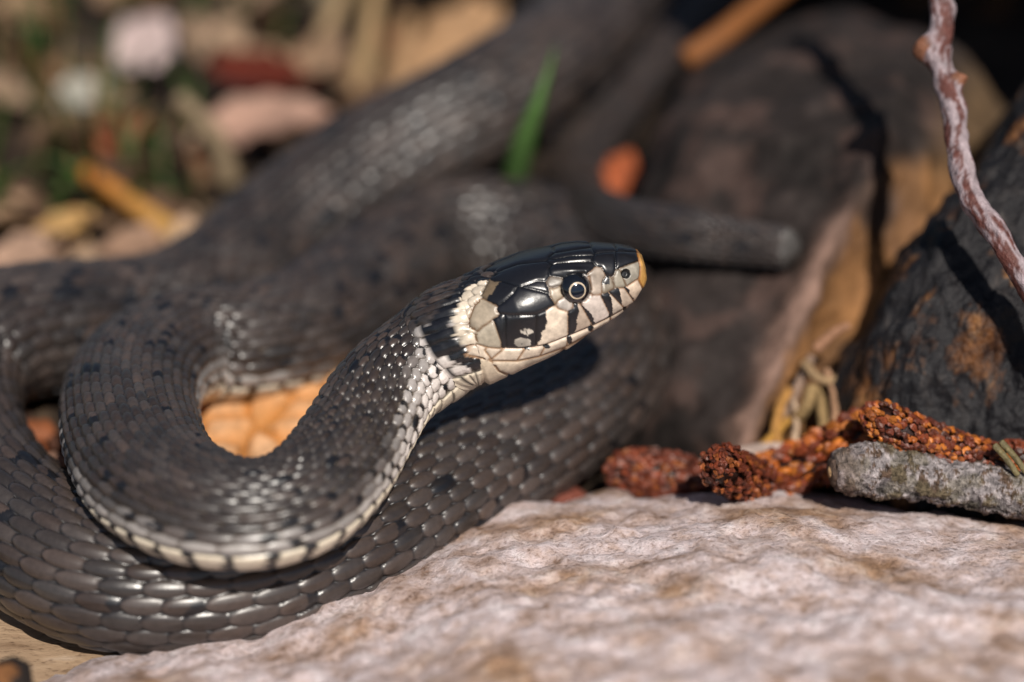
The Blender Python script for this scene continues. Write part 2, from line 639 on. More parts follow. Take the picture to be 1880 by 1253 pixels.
up_s = np.stack(draw(*np.array([(1186, 492), (1184, 480), (1178, 469), (1165, 459), (1140, 452), (1100, 448), (1060, 446), (1030, 449), (1010, 454), (980, 460), (950, 467),
                                (920, 479), (890, 492), (870, 501), (850, 511), (820, 527), (790, 545)]).T), 1)[::-1]
lo_s = np.stack(draw(*np.array([(1186, 492), (1184, 510), (1175, 535), (1155, 561), (1118, 587), (1084, 609), (1040, 638), (1000, 656), (957, 675), (927, 691), (878, 714),
                                (849, 729), (805, 755)]).T), 1)[::-1]
AX_TIP, AX_BASE = 187.5, -150.0
wid_a = [-172, -150, -110, -60, 0, 60, 100, 140, 165, 180, 188]
wid_v = [93, 94, 100, 106, 98, 84, 73, 58, 46, 29, 3]
nh = 250
tt = np.linspace(0, 1, nh)
axs = AX_TIP - (AX_TIP - AX_BASE) * tt ** 1.25
Uh = np.interp(axs, up_s[:, 0], up_s[:, 1])
Lh = np.interp(axs, lo_s[:, 0], lo_s[:, 1])
kk = np.exp(-np.linspace(-2, 2, 9) ** 2)
kk /= kk.sum()
for _ in range(2):
    Uh[4:-4] = np.convolve(Uh, kk, 'valid')
    Lh[4:-4] = np.convolve(Lh, kk, 'valid')
half = np.maximum((Uh - Lh) / 2, .5)
midh = (Uh + Lh) / 2
W = np.interp(axs, wid_a, wid_v)
tip = sstep(AX_TIP, AX_TIP - 26, axs)
W = np.minimum(W, 62 * np.sqrt(np.clip((AX_TIP - axs) / 34, 0, 1)) + .3 + 200 * sstep(AX_TIP - 30, AX_TIP - 60, axs))
NT = 340
theta = np.linspace(0, 2 * np.pi, NT, endpoint=False)       # 0 dorsal, pi ventral
sn, cs = np.sin(theta), np.cos(theta)
nexp = np.interp(axs, [-172, -120, -40, 188], [2.0, 2.15, 2.5, 2.5])[:, None]
sx = np.sign(sn) * np.abs(sn) ** (2 / nexp)
cx = np.sign(cs) * np.abs(cs) ** (2 / nexp)
lat = -W[:, None] * sx                                      # along B_ (S points to the far side)
H = half.copy()
for _ in range(25):
    ext = (H[:, None] * cx * math.cos(E_VIEW) - lat * math.sin(E_VIEW)).max(1)
    H = np.maximum(H * np.clip(half / np.maximum(ext, .01), .6, 1.4), .4)
c0 = midh / math.cos(E_VIEW)
hgt = c0[:, None] + H[:, None] * cx
head = HO + (axs[:, None, None] * A_ + lat[..., None] * B_ + hgt[..., None] * C_) / PXCM
Hd = (axs[:, None] + 0 * hgt, hgt * math.cos(E_VIEW) - np.abs(lat) * math.sin(E_VIEW))   # drawing coords, far side mirrored
Hbase = HO + (AX_BASE * A_ + c0[-1] * C_) / PXCM
r_w0, r_h0 = W[-1] / PXCM, H[-1] / PXCM

ctrl = [  # px, py, z, half width, half height
    (795, 652, 3.02, .67, .67), (712, 714, 2.80, .68, .62), (655, 800, 2.58, .70, .58), (610, 868, 2.48, .72, .58), (545, 925, 2.42, .76, .58), (450, 946, 2.40, .80, .58),
    (350, 925, 2.36, .84, .62), (272, 868, 2.26, .86, .66), (238, 770, 2.12, .87, .70), (258, 690, 1.95, .88, .72), (335, 640, 1.75, .88, .74), (450, 630, 1.55, .90, .76),
    (560, 602, 1.35, .92, .80), (660, 535, 1.20, .94, .86), (770, 462, 1.08, .95, .9), (880, 438, 1.02, .96, .92), (985, 455, .98, .97, .92), (1070, 500, .95, .97, .92),
    (1112, 570, .92, .96, .9), (1112, 650, .90, .95, .88), (1060, 735, .88, .94, .86), (960, 810, .88, .92, .85), (850, 870, .88, .90, .85), (720, 945, .88, .90, .86),
    (600, 1010, .88, .90, .86), (450, 1060, .88, .92, .88), (300, 1072, .88, .94, .90), (170, 1052, .90, .95, .90), (50, 985, .95, .96, .9), (-45, 890, 1.08, .97, .9),
    (-95, 780, 1.32, .97, .92), (-80, 685, 1.55, .98, .93), (-10, 625, 1.66, .98, .93), (90, 604, 1.50, .98, .93), (200, 598, 1.20, .98, .93), (320, 577, 1.05, .98, .93),
    (430, 515, 1.12, .98, .94), (520, 435, 1.32, .96, .95), (610, 362, 1.60, .95, .94), (720, 288, 1.92, .94, .93), (840, 222, 2.22, .93, .92), (950, 155, 2.48, .90, .90), (1040, 85, 2.65, .88, .88),
    (1110, 5, 2.7, .86, .86), (1190, -90, 2.5, .84, .84), (1290, -150, 2.1, .78, .78), (1370, -140, 1.6, .72, .72), (1370, -80, 1.2, .65, .65), (1300, -20, 1.3, .60, .6), (1240, 40, 1.35, .57, .57),
    (1175, 125, 1.35, .54, .54), (1110, 215, 1.25, .50, .5),
    (1062, 300, 1.15, .47, .47), (1060, 365, 1.30, .44, .44), (1120, 408, 1.95, .40, .40), (1230, 428, 2.42, .36, .36), (1350, 446, 2.52, .32, .32), (1475, 459, 2.66, .25, .25)]
rows = [list(Hbase + A_ * .25) + [r_w0, r_h0], list(Hbase) + [r_w0, r_h0], list(Hbase - A_ * .25) + [r_w0, r_h0]]
for (px_, py_, z_, rw_, rh_) in ctrl:
    rows.append(list(at_z(px_, py_, z_)) + [rw_, rh_])
dense = spline(rows, None)
i0 = 60
dense = dense[i0:]
sd = np.r_[0, np.cumsum(np.linalg.norm(np.diff(dense[:, :3], axis=0), axis=1))]
uni = resample(dense, sd, np.arange(0, sd[-1], .02))
k2 = np.exp(-np.linspace(-2.2, 2.2, 41) ** 2)
k2 /= k2.sum()
padded = np.vstack([2 * uni[0] - uni[20:0:-1], uni, 2 * uni[-1] - uni[-2:-22:-1]])
sm = np.stack([np.convolve(padded[:, k], k2, 'valid') for k in range(5)], 1)
w0 = sstep(0, .6, np.arange(len(uni)) * .02)[:, None]
uni = uni * (1 - w0) + sm * w0
su = np.r_[0, np.cumsum(np.linalg.norm(np.diff(uni[:, :3], axis=0), axis=1))]
LEN = su[-1]
# ring spacing: fine where the lens is sharp, coarser further back
pos, ss = 0.0, []
dep = (uni[:, :3] - CAM) @ FWD
while pos < LEN:
    ss.append(pos)
    dd = abs(np.interp(pos, su, dep) - FOCUS)
    pos += float(np.interp(dd, [0, 2.5, 5, 9], [.021, .025, .045, .065]))
ss = np.array(ss)
ring = resample(uni, su, ss)
P = ring[:, :3]
T = np.stack([np.interp(ss, su, np.gradient(uni[:, k], su)) for k in range(3)], 1)
T = nrm(T)
wup = sstep(0, 4.0, ss)[:, None]
upv = nrm(C_ * (1 - wup) + np.array([0, 0, 1.0]) * wup)
S = nrm(np.cross(T, upv))
Nv = np.cross(S, T)
tailr = np.sqrt(np.clip((LEN - ss) / .22, 0.0004, 1))
rw, rh = ring[:, 3] * tailr, ring[:, 4] * tailr
flat = np.where(cs < 0, .92, 1.0)
body = P[:, None] + (rw[:, None] * sn)[..., None] * S[:, None] + (rh[:, None] * (cs * flat))[..., None] * Nv[:, None]
body = body[1:]
ssb = ss[1:]

# one surface: head rings, then body rings
SK = np.concatenate([head, body], 0)
NH, NB = nh, len(ssb)
sAll = np.r_[-(axs - AX_BASE) / PXCM, ssb]                  # 0 at the nape
Rn = np.concatenate([np.roll(SK, -1, 1) - np.roll(SK, 1, 1)], 0)
dS = np.gradient(SK, axis=0)
NRM = nrm(np.cross(Rn, dS))
cent = SK.mean(1, keepdims=True)
if ((SK - cent) * NRM).sum(-1).mean() < 0:
    NRM = -NRM

# --- scale lattice
TV = 2.22
NROW = 19
thS = ((theta + np.pi) % (2 * np.pi)) - np.pi               # -pi..pi, 0 dorsal
Ls = np.interp(sAll, [-3, 0, 2, 3.2, 4.3, 6.5, 9, 13, 17, 50, 62, 72], [.17, .175, .20, .24, .29, .25, .29, .37, .42, .42, .32, .22])
selk = (thS < .2) & (thS > -1.7)                            # on the neck the rows are counted along the flank, so the bend does not stretch them
flank = np.linalg.norm(np.diff(SK[:, selk], axis=0), axis=-1).mean(1)
wn_ = sstep(5, 2, sAll[1:])
step = np.diff(sAll) * (1 - wn_) + flank * wn_
step[:NH // 2] = np.diff(sAll)[:NH // 2]
qA = np.r_[0, np.cumsum(step / (.5 * (Ls[1:] + Ls[:-1])))]
Q = np.repeat(qA[:, None], NT, 1)
TVs = np.interp(sAll, [-1, 1.5, 2.6, 3.4, 5.4, 7, 11, 14, 17], [2.12, 2.0, 1.9, 1.66, 1.66, 1.84, 1.84, 2.1, 2.25])[:, None]
xr = np.clip(thS[None] / TVs, -1.6, 1.6)
Wc = (np.clip(np.sign(xr) * np.abs(xr) * (1.30 - .30 * np.abs(xr)), -1.3, 1.3) + 1) / 2 * NROW
wob = .10 * vnoise(np.stack([Q * .7, Wc * .7, 0 * Q], -1), 5)
Q = Q + wob
dors = np.abs(thS)[None] < TVs
best = np.full(Q.shape, -1.0)
bi = np.zeros(Q.shape, np.int64)
bj = np.zeros(Q.shape, np.int64)
bu = np.zeros(Q.shape)
bt = np.zeros(Q.shape)
br = np.full(Q.shape, 2.0)
j0 = np.floor(Wc).astype(np.int64)
for dj in (-1, 0, 1):
    j = j0 + dj
    ok_j = (j >= 0) & (j < NROW)
    off = .5 * (j % 2)
    ib = np.floor(Q - off).astype(np.int64)
    for di in (-1, 0, 1):
        i = ib + di
        u = Q - (i + .5 + off)
        t = Wc - (j + .5)
        a = np.where(u > 0, .58, .60)
        r = (np.abs(u) / a) ** 2.2 + (np.abs(t) / .565) ** 2.2
        hh = np.where((r < 1) & ok_j, .2 + .8 * np.clip(1 - r, 0, 1) ** .6 + .42 * u + .16 * (h01(i, j, np.int64(21)) - .5) + .35 * t * (h01(i, j, np.int64(22)) - .5), -1)
        win = hh > best
        best = np.where(win, hh, best)
        bi, bj = np.where(win, i, bi), np.where(win, j, bj)
        bu, bt, br = np.where(win, u, bu), np.where(win, t, bt), np.where(win, r, br)
# belly scutes, one broad plate per row of scales
iv = np.floor(Q + .25).astype(np.int64)
uv = Q + .25 - iv - .5
edge_v = np.abs(thS)[None] - TVs + 0 * Q
hv = .25 + .75 * np.sqrt(np.clip(1 - (np.abs(uv) / .5) ** 6, 0, 1)) * sstep(0, .08, edge_v) + .35 * uv
vent = ~dors
best = np.where(vent, hv, best)
bi = np.where(vent, iv, bi)
bj = np.where(vent, np.where(thS > 0, 40, 41)[None], bj)
bu, bt, br = np.where(vent, uv, bu), np.where(vent, 0, bt), np.where(vent, np.where((np.abs(uv) > .46) | (edge_v < .03), 1.1, .3), br)
gap = best < 0
keel = np.exp(-(bt / .09) ** 2) * sstep(.9, .5, br) * dors
hs = np.where(gap, 0.0, np.clip(best, 0, 1.6)) + .07 * keel
amp = np.interp(sAll, [-3, 0, 2, 6, 15, 75], [.034, .042, .052, .062, .072, .045])[:, None]
disp = amp * hs * sstep(0, .35, LEN - sAll)[:, None]

# --- colours
rnd1 = h01(bi, bj, np.int64(1))
rnd2 = h01(bi, bj, np.int64(2))
rnd3 = h01(bi, bj, np.int64(3))
sC = np.repeat(sAll[:, None], NT, 1)
rowd = np.minimum(bj, NROW - 1 - bj).astype(float)          # rows up from the belly
brown = np.array([.050, .035, .029])
grey = np.array([.040, .034, .032])
col = (brown * rnd1[..., None] + grey * (1 - rnd1[..., None])) * (.62 + .66 * rnd2[..., None]) * (1 + .22 * fbm(np.stack([Q * .12, Wc * .3, 0 * Q], -1), 3, 15))[..., None]
tipw = sstep(.2, .55, bu) * dors
col = col * (1 + .45 * tipw[..., None])  # scale tips lightened: a specular rim put into the colour
# pale flanks of the neck
lim = np.interp(sC, [-2, 0, 1.5, 2.6, 3.6, 5, 9, 11, 13], [4.4, 4.6, 3.8, 2.4, 1.0, .9, 1.1, 1.1, -1])
wf = sstep(.9, -.9, rowd - lim + (rnd3 - .5) * 1.2)
pale = np.array([.50, .46, .44]) * (.75 + .4 * rnd2[..., None]) * np.interp(sC, [0, 2, 4], [1.3, 1.2, .9])[..., None]
deep = sstep(1.5, -1.5, rowd - lim + 1.5)[..., None]
pale = pale * (.55 + .45 * deep) + np.array([.22, .17, .12]) * .3 * deep
wf = np.where(dors, wf, 0) * (sC < 13)
col = col * (1 - wf[..., None]) + pale * wf[..., None]
nz = vnoise(np.stack([Q * 2.6, Wc * 2.6, 0 * Q + 3], -1), 9)
fleck = dors & (rnd3 > .982) & (sC > -.5)
half_f = dors & (rnd3 < .30) & (wf > .3) & (bu + .25 * nz < -.12)
half_g = dors & (rnd1 > .90) & (wf <= .3) & (bu + .2 * nz < -.1)
blk = np.array([.007, .007, .009])
col = np.where((fleck | half_f | half_g)[..., None], blk, col)
# belly
bel = np.interp(sC, [-3, 5, 10, 13, 16], [1, 1, .9, .4, 0])
cream = np.array([.70, .61, .48])
dbel = np.array([.10, .10, .105])
colv = cream * bel[..., None] + dbel * (1 - bel[..., None])
pblk = (h01(bi, bj, np.int64(7)) < np.interp(sC, [0, 2, 3.2, 20], [.12, .4, 1.1, 1.1])) & (uv + .14 * nz < -.27)
colv = np.where(pblk[..., None], blk, colv)
col = np.where(vent[..., None], colv, col)
skin_c = np.array([.011, .010, .011])
pale_skin = np.array([.30, .22, .15])
gskin = np.where((wf > .5)[..., None], pale_skin * .35, skin_c)
gskin = np.where((vent & (sC < 2.5))[..., None], cream * .55, gskin)
edge_f = np.where(gap, 1.0, np.where(vent, sstep(.9, 1.02, br), sstep(.66, .92, br) * np.where(wf > .5, .8, .9)))
col = col * (1 - edge_f[..., None]) + gskin * edge_f[..., None]
rough = np.where(gap, .55, .36) + .08 * (rnd2 - .5)
rough = np.where(sC < 2, rough - .06, rough)

tend = sstep(.3, .12, LEN - sAll)[:, None, None]
col = col * (1 - tend) + np.array([.03, .026, .024]) * tend
rough = np.where(tend[..., 0] > .3, .6, rough)
# --- head plates
PL = []


def plate(pts, colr, kind='dark'):
    PL.append((zz(pts), np.array(colr, float), kind))


BK = (.0085, .0085, .011)
CR = (.66, .55, .44)
BG = (.33, .27, .20)
GY = (.19, .165, .14)
plate([(1580, 180), (1622, 205), (1665, 270), (1670, 340), (1650, 400), (1622, 450), (1602, 400), (1592, 365), (1597, 300), (1585, 220)], (.50, .27, .075))
plate([(1425, 192), (1500, 186), (1575, 190), (1590, 248), (1500, 277), (1420, 312), (1415, 250)], BK)
plate([(1425, 110), (1500, 120), (1560, 150), (1590, 185), (1500, 184), (1430, 182)], BK)
plate([(1252, 228), (1335, 195), (1415, 192), (1414, 310), (1400, 352), (1345, 345), (1312, 300), (1262, 278), (1242, 262)], BK)
plate([(1255, 95), (1340, 100), (1420, 110), (1428, 182), (1340, 190), (1262, 192), (1245, 155)], BK)
plate([(975, 198), (1100, 178), (1240, 158), (1258, 192), (1250, 218), (1100, 222), (965, 246), (930, 235)], BK)
plate([(965, 248), (1100, 224), (1245, 218), (1250, 240), (1240, 260), (1100, 262), (935, 270), (915, 258)], BK)
plate([(965, 165), (1000, 120), (1080, 90), (1180, 85), (1250, 95), (1243, 152), (1100, 174), (980, 194)], BK)
plate([(935, 312), (1000, 286), (1150, 268), (1245, 264), (1262, 290), (1220, 328), (1100, 352), (1020, 377), (950, 368), (925, 345)], BK)
plate([(515, 385), (600, 332), (700, 297), (900, 268), (935, 290), (925, 345), (905, 402), (840, 408), (720, 440), (600, 412), (530, 405)], BK)
plate([(430, 312), (520, 268), (700, 195), (800, 165), (945, 140), (962, 195), (910, 252), (700, 268), (560, 318), (470, 325)], BK)
plate([(905, 408), (948, 374), (1018, 382), (1000, 432), (950, 455), (910, 440)], GY)
plate([(925, 460), (1000, 448), (1012, 522), (975, 560), (930, 505)], BG)
plate([(982, 545), (1040, 530), (1102, 590), (1062, 622), (990, 600)], (.45, .40, .36))
plate([(740, 455), (840, 408), (903, 420), (922, 492), (860, 475)], (.02, .02, .024))
plate([(690, 467), (760, 462), (910, 497), (945, 575), (900, 612), (800, 642), (650, 652), (552, 620), (605, 560), (672, 495)], (.010, .010, .013))
plate([(450, 500), (490, 420), (560, 408), (685, 455), (668, 500), (600, 560), (530, 572), (452, 535)], BK, 'tb')
plate([(350, 690), (390, 590), (448, 540), (530, 585), (547, 640), (480, 700), (410, 752), (353, 735)], BG)
plate([(398, 800), (440, 745), (520, 700), (578, 840), (562, 888), (480, 884), (408, 842)], (.36, .31, .24))
plate([(525, 695), (600, 656), (608, 882), (585, 890)], BK)
plate([(606, 656), (826, 647), (832, 872), (700, 888), (612, 886)], BK, 'speck')
plate([(828, 646), (945, 590), (985, 602), (1060, 625), (1064, 798), (834, 872)], CR, 'cl')
plate([(1062, 625), (1110, 580), (1160, 578), (1245, 722), (1066, 800)], (.42, .33, .26), 'dl')
plate([(1162, 578), (1235, 510), (1300, 498), (1380, 655), (1248, 722)], (.55, .47, .42), 'el')
plate([(1302, 498), (1365, 482), (1482, 595), (1384, 652)], (.55, .46, .38), 'fl')
plate([(1368, 480), (1430, 455), (1480, 450), (1556, 548), (1484, 592)], (.55, .44, .35), 'gl')
plate([(1484, 448), (1575, 395), (1612, 450), (1606, 480), (1558, 548)], (.60, .47, .36), 'hl')
plate([(1225, 345), (1262, 308), (1312, 302), (1336, 352), (1322, 400), (1308, 490), (1248, 502), (1238, 420)], (.40, .33, .27))
plate([(1318, 412), (1350, 378), (1396, 386), (1406, 440), (1342, 486), (1316, 492)], (.24, .20, .15), 'lo')
plate([(1418, 322), (1450, 314), (1486, 428), (1478, 444), (1412, 444), (1398, 402)], (.26, .23, .18))
plate([(1446, 310), (1588, 253), (1598, 300), (1592, 362), (1500, 430), (1484, 402)], (.30, .27, .22))
# lower lip and chin
plate([(1606, 485), (1616, 520), (1500, 625), (1484, 598), (1558, 552)], CR)
plate([(1482, 598), (1500, 625), (1378, 690), (1382, 658)], CR)
plate([(1380, 658), (1376, 692), (1238, 770), (1246, 726)], CR)
plate([(1244, 726), (1236, 772), (1055, 872), (1066, 804)], CR)
plate([(1064, 804), (1052, 874), (858, 945), (895, 876)], CR)
plate([(892, 876), (855, 946), (690, 980), (745, 900)], CR)
plate([(742, 902), (686, 980), (500, 972), (590, 896)], CR)
plate([(588, 896), (500, 968), (455, 905), (470, 882)], CR)
plate([(468, 884), (450, 905), (498, 966), (335, 935), (345, 880)], CR)
plate([(1500, 628), (1560, 600), (1380, 770), (1052, 990), (870, 1010), (1050, 878), (1240, 775)], (.62, .50, .37))
plate([(520, 990), (690, 985), (850, 952), (1040, 885), (1060, 940), (720, 1110), (560, 1050)], (.64, .54, .42))
NHs = NH + int(np.searchsorted(ssb, 1.6))
mir = np.where(sn > 0, (NT - np.arange(NT)) % NT, np.arange(NT))
rel = SK[:NHs][:, mir] - HO
hx, hy = rel @ A_ * PXCM, rel @ U0 * PXCM
pts = np.stack([hx[:NHs].ravel(), hy[:NHs].ravel()], 1)


def sdist(poly, p):
    d2 = np.full(len(p), 1e9)
    ins = np.zeros(len(p), bool)
    n = len(poly)
    for i in range(n):
        a, b = poly[i], poly[(i + 1) % n]
        ab = b - a
        t = np.clip(((p - a) @ ab) / max(ab @ ab, 1e-9), 0, 1)
        q = a + t[:, None] * ab
        d2 = np.minimum(d2, ((p - q) ** 2).sum(1))
        cnd = ((a[1] > p[:, 1]) != (b[1] > p[:, 1])) & (p[:, 0] < (b[0] - a[0]) * (p[:, 1] - a[1]) / (b[1] - a[1] + 1e-12) + a[0])
        ins ^= cnd
    d = np.sqrt(d2)
    return np.where(ins, -d, d)


SDs = np.stack([sdist(pl[0], pts) for pl in PL], 1)
ordr = np.argsort(SDs, 1)[:, :2]
s1 = np.take_along_axis(SDs, ordr[:, :1], 1)[:, 0]
s2 = np.take_along_axis(SDs, ordr[:, 1:], 1)[:, 0]
own = ordr[:, 0]
g_ = np.where(s2 < 9, (s2 - s1) / 2, -s1 + 2)
onp = s1 < 5.0
hp = np.sqrt(np.clip(1 - (1 - np.clip(g_ / 7.0, 0, 1)) ** 2.4, 0, 1))
pc = np.array([pl[1] for pl in PL])[own]
kinds = np.array([pl[2] for pl in PL])[own]
nzh = fbm(np.stack([pts[:, 0] * .12, pts[:, 1] * .12, 0 * pts[:, 0]], -1), 3, 21)
# own pigment marks inside single plates
i_ = lambda x: x
inv = np.array([[math.cos(TILT), -math.sin(TILT)], [-math.sin(TILT), -math.cos(TILT)]])
pxy = np.stack([pts[:, 0] * math.cos(TILT) - pts[:, 1] * math.sin(TILT) + OX, -pts[:, 0] * math.sin(TILT) - pts[:, 1] * math.cos(TILT) + OY], 1)
zx, zy = (pxy[:, 0] - 780) / .2451, (pxy[:, 1] - 420) / .245
zxn, zyn = zx + 9 * nzh, zy + 9 * nzh


def black_where(mask):
    pc[mask] = BK


black_where((kinds == 'cl') & (zxn < np.interp(zy, [590, 700, 870], [890, 905, 832])))
black_where((kinds == 'dl') & (zxn < np.interp(zy, [580, 660, 800], [1140, 1135, 1112])))
black_where((kinds == 'el') & (zxn < np.interp(zy, [575, 640, 722], [1170, 1235, 1275])) & (zxn > 1150))
black_where((kinds == 'fl') & (zxn < np.interp(zy, [490, 560, 652], [1365, 1392, 1392])))
black_where((kinds == 'gl') & (zxn < np.interp(zy, [450, 520, 592], [1440, 1458, 1462])))
black_where((kinds == 'hl') & (zxn < np.interp(zy, [440, 500, 560], [1490, 1535, 1560])))
black_where((kinds == 'lo') & (zyn < 425) & (zx < 1372))
tb = (kinds == 'tb') & (zxn + .9 * (zyn - 420) < 575)
pc[tb] = (.16, .115, .07)
sp_ = (kinds == 'speck') & ((((zxn - 760) / 42) ** 2 + ((zyn - 768) / 22) ** 2 < 1) | (((zxn - 730) / 62) ** 2 + ((zyn - 845) / 34) ** 2 < 1)) & (nzh > -.75)
pc[sp_] = (.40, .36, .31)
for cxm, cym, rx, ry in ((1482, 588, 16, 18), (1372, 655, 20, 18), (1230, 740, 17, 26), (1070, 825, 17, 30), (905, 875, 22, 16), (760, 893, 18, 14)):
    black_where(((zxn - cxm) / rx) ** 2 + ((zyn - cym) / ry) ** 2 < 1)
groove = sstep(2.6, .6, g_)
lightp = pc.mean(1) > .12
gcol = np.where(lightp[:, None], pc * np.array([.50, .36, .26]), pc * .45)
lum = (1 + .30 * fbm(np.stack([pts[:, 0] * .06, pts[:, 1] * .06, own * 3.1], -1), 3, 33))[:, None]
pcol = (pc * np.where(lightp[:, None], lum, 1)) * (1 - groove[:, None]) + gcol * groove[:, None]
# nostril and eye sockets
nos = np.hypot((zx - 1490) / 34, (zy - 345) / 36)
eyez = np.hypot((zx - 1122) / 112, (zy - 458) / 98)
pcol[nos < 1.0] = (.003, .003, .003)  # nostril painted near black, standing in for the shade inside
pcol[eyez < 1.02] = (.004, .004, .005)
# collar colours of the scales just behind the plates
sh = (NHs, NT)
zxs, zys = zx.reshape(sh), zy.reshape(sh)
headcol = col[:NHs].copy()
white = np.zeros(sh, bool)
wp = sdist(zz([(205, 720), (260, 560), (300, 470), (400, 415), (500, 410), (470, 560), (400, 760), (420, 870), (520, 960), (560, 1000), (420, 980), (330, 920), (240, 800)]), pts).reshape(sh)
bp = sdist(zz([(20, 880), (40, 760), (110, 640), (210, 520), (300, 430), (380, 360), (500, 395), (420, 410), (300, 470), (255, 590), (205, 720), (225, 800), (330, 920), (450, 990), (400, 1050), (260, 1000), (130, 930)]), pts).reshape(sh)
bp2 = sdist(zz([(380, 1000), (450, 1000), (480, 1040), (400, 1060)]), pts).reshape(sh)
jit = 5 * (rnd1[:NHs] - .5) + 2.2 * nz[:NHs]
belo = np.zeros(sh)
headcol = np.where((wp + jit < 1)[..., None], np.array([.64, .55, .44]) * (.85 + .3 * rnd2[:NHs, :, None]), headcol)
headcol = np.where((bp + jit * .6 < 1.5)[..., None], np.array(BK), headcol)
dark_e = edge_f[:NHs]
headcol = headcol * (1 - .55 * dark_e[..., None])
# under the jaw everything is cream
jaw = (hx > AX_BASE - 25) & (zys > np.interp(zxs, [330, 600, 900, 1250, 1600], [960, 985, 950, 770, 560])) & (zxs > 420)
headcol = np.where(jaw[..., None], np.array([.64, .53, .40]), headcol)
onp2 = onp.reshape(sh) | (eyez.reshape(sh) < 1.1)
col[:NHs] = np.where(onp2[..., None], pcol.reshape(*sh, 3), headcol)
hd = .030 * hp.reshape(sh) - .05 * sstep(1.1, .5, nos).reshape(sh) - .10 * sstep(1.08, .8, eyez).reshape(sh)
brow = np.exp(-(((zx - 1090) / 150) ** 2 + ((zy - 335) / 26) ** 2)).reshape(sh)
temple = np.exp(-(((zx - 760) / 190) ** 2 + ((zy - 600) / 130) ** 2)).reshape(sh)
lorez = np.exp(-(((zx - 1340) / 70) ** 2 + ((zy - 390) / 60) ** 2)).reshape(sh)
jowl = np.exp(-(((zx - 480) / 150) ** 2 + ((zy - 760) / 150) ** 2)).reshape(sh)
disp[:NHs] = np.where(onp2, hd, np.where(jaw, .02, disp[:NHs])) + .035 * brow + .05 * temple - .035 * lorez + .03 * jowl
mouth = sdist(zz([(1612, 462), (1560, 552), (1400, 645), (1244, 724), (1064, 802), (900, 872), (700, 892), (585, 890), (700, 893), (900, 874), (1064, 804), (1244, 726), (1400, 647), (1560, 554)]), pts).reshape(sh)
disp[:NHs] -= .022 * np.exp(-(mouth / 1.6) ** 2)
fade = sstep(AX_TIP, AX_TIP - 10, np.r_[axs, np.full(NHs - NH, -200.0)])[:, None]
disp[:NHs] *= fade
hr = np.where((pc.mean(1) < .03), .31, .42).reshape(sh)
rough[:NHs] = np.where(onp2, hr, rough[:NHs])
SKV = SK + NRM * disp[..., None]
tipv = SKV[0].mean(0)
nv = SKV.shape[0] * NT
F = grid_faces(SKV.shape[0], NT)
base_pt = np.array([P[:, 0].mean(), P[:, 1].mean(), 0.0])
snake = empty("snake", base_pt)
tag(snake, "coiled grey-brown snake with raised black and cream head", "snake")
bo = mesh_obj("body", SKV.reshape(-1, 3), F, M_SKIN, snake, origin=base_pt, colors=col.reshape(-1, 3), extra={"rough": rough})
cap_f = [list(range(NT)), [(SKV.shape[0] - 1) * NT + k for k in range(NT)][::-1]]


# eyes
def cap_mesh(C, ax_, R, a0, a1, n=48, m=14):
    ax_ = nrm(ax_)
    e1 = nrm(np.cross(ax_, [0.3, .9, .1]))
    e2 = np.cross(ax_, e1)
    al = np.linspace(a0, a1, m)[:, None]
    ph = np.linspace(0, 2 * np.pi, n, endpoint=False)[None]
    V = C + R * (np.cos(al)[..., None] * ax_ + np.sin(al)[..., None] * (np.cos(ph)[..., None] * e1 + np.sin(ph)[..., None] * e2))
    return V.reshape(-1, 3), grid_faces(m, n)


for side in (1, -1):
    mk = (sn < 0) if side == 1 else (sn > 0)
    dist = np.where(mk[None], eyez.reshape(sh), 9)
    k = np.unravel_index(np.argmin(dist), sh)
    p0, n0 = SK[:NHs][k], NRM[:NHs][k]
    sidev = B_ * side
    axis = nrm(n0 * .55 + sidev * .45 + A_ * .06)
    R = .225
    C = p0 - n0 * .105
    V, Fq = cap_mesh(C, axis, R, .01, math.radians(115))
    eye = mesh_obj("eye", V, Fq, M_EYE, snake, origin=C)
    vax = nrm(axis * .8 + sidev * .2)
    V, Fq = cap_mesh(C, vax, R * 1.012, math.asin(.090 / .225), math.asin(.109 / .225), 64, 6)
    mesh_obj("iris", V, Fq, M_IRIS, eye, origin=C)
    V, Fq = cap_mesh(C, vax, R * 1.016, .01, math.asin(.091 / .225), 64, 12)
    mesh_obj("pupil", V, Fq, M_PUPIL, eye, origin=C)

# ------------------------------------------------------------------ twigs
rng = np.random.default_rng(7)


def d3(pts):
    return np.array([at_d(a, b, c) for a, b, c in pts])


tw = [(1690, -330, 38.6), (1712, -160, 38.5), (1722, -40, 38.35), (1729, 40, 38.25), (1720, 92, 38.2), (1736, 150, 38.1), (1752, 205, 37.9), (1757, 262, 37.7), (1770, 325, 37.45), (1790, 372, 37.2), (1832, 435, 36.95),
      (1885, 520, 36.8), (1960, 650, 36.8), (2050, 790, 37.0)]
Pt = spline(d3(tw), 240)
th = np.linspace(0, 2 * np.pi, 28, endpoint=False)
sl = np.linspace(0, 1, 240)
pyt = 626.5 - ((Pt - CAM) @ UP) / ((Pt - CAM) @ FWD) / K
rt = .155 + .012 * np.sin(sl * 60)
kn = np.zeros((240, 28))
for (yy, ang, amt, wd) in ((92, 1.5 * np.pi, .17, 16), (155, .5 * np.pi, .16, 13), (20, .5 * np.pi, .05, 12), (372, 1.5 * np.pi, .05, 14), (250, .5 * np.pi, .03, 10), (-60, 0, .08, 14)):
    kn += amt * np.exp(-((pyt - yy) / wd) ** 2)[:, None] * (.25 + .75 * np.exp(-(np.angle(np.exp(1j * (th - ang))) / .6) ** 2))[None]
q = np.stack(np.broadcast_arrays(sl[:, None] * 40, np.cos(th)[None] * 1.5, np.sin(th)[None] * 1.5), -1)
n1 = fbm(q, 4, 3)
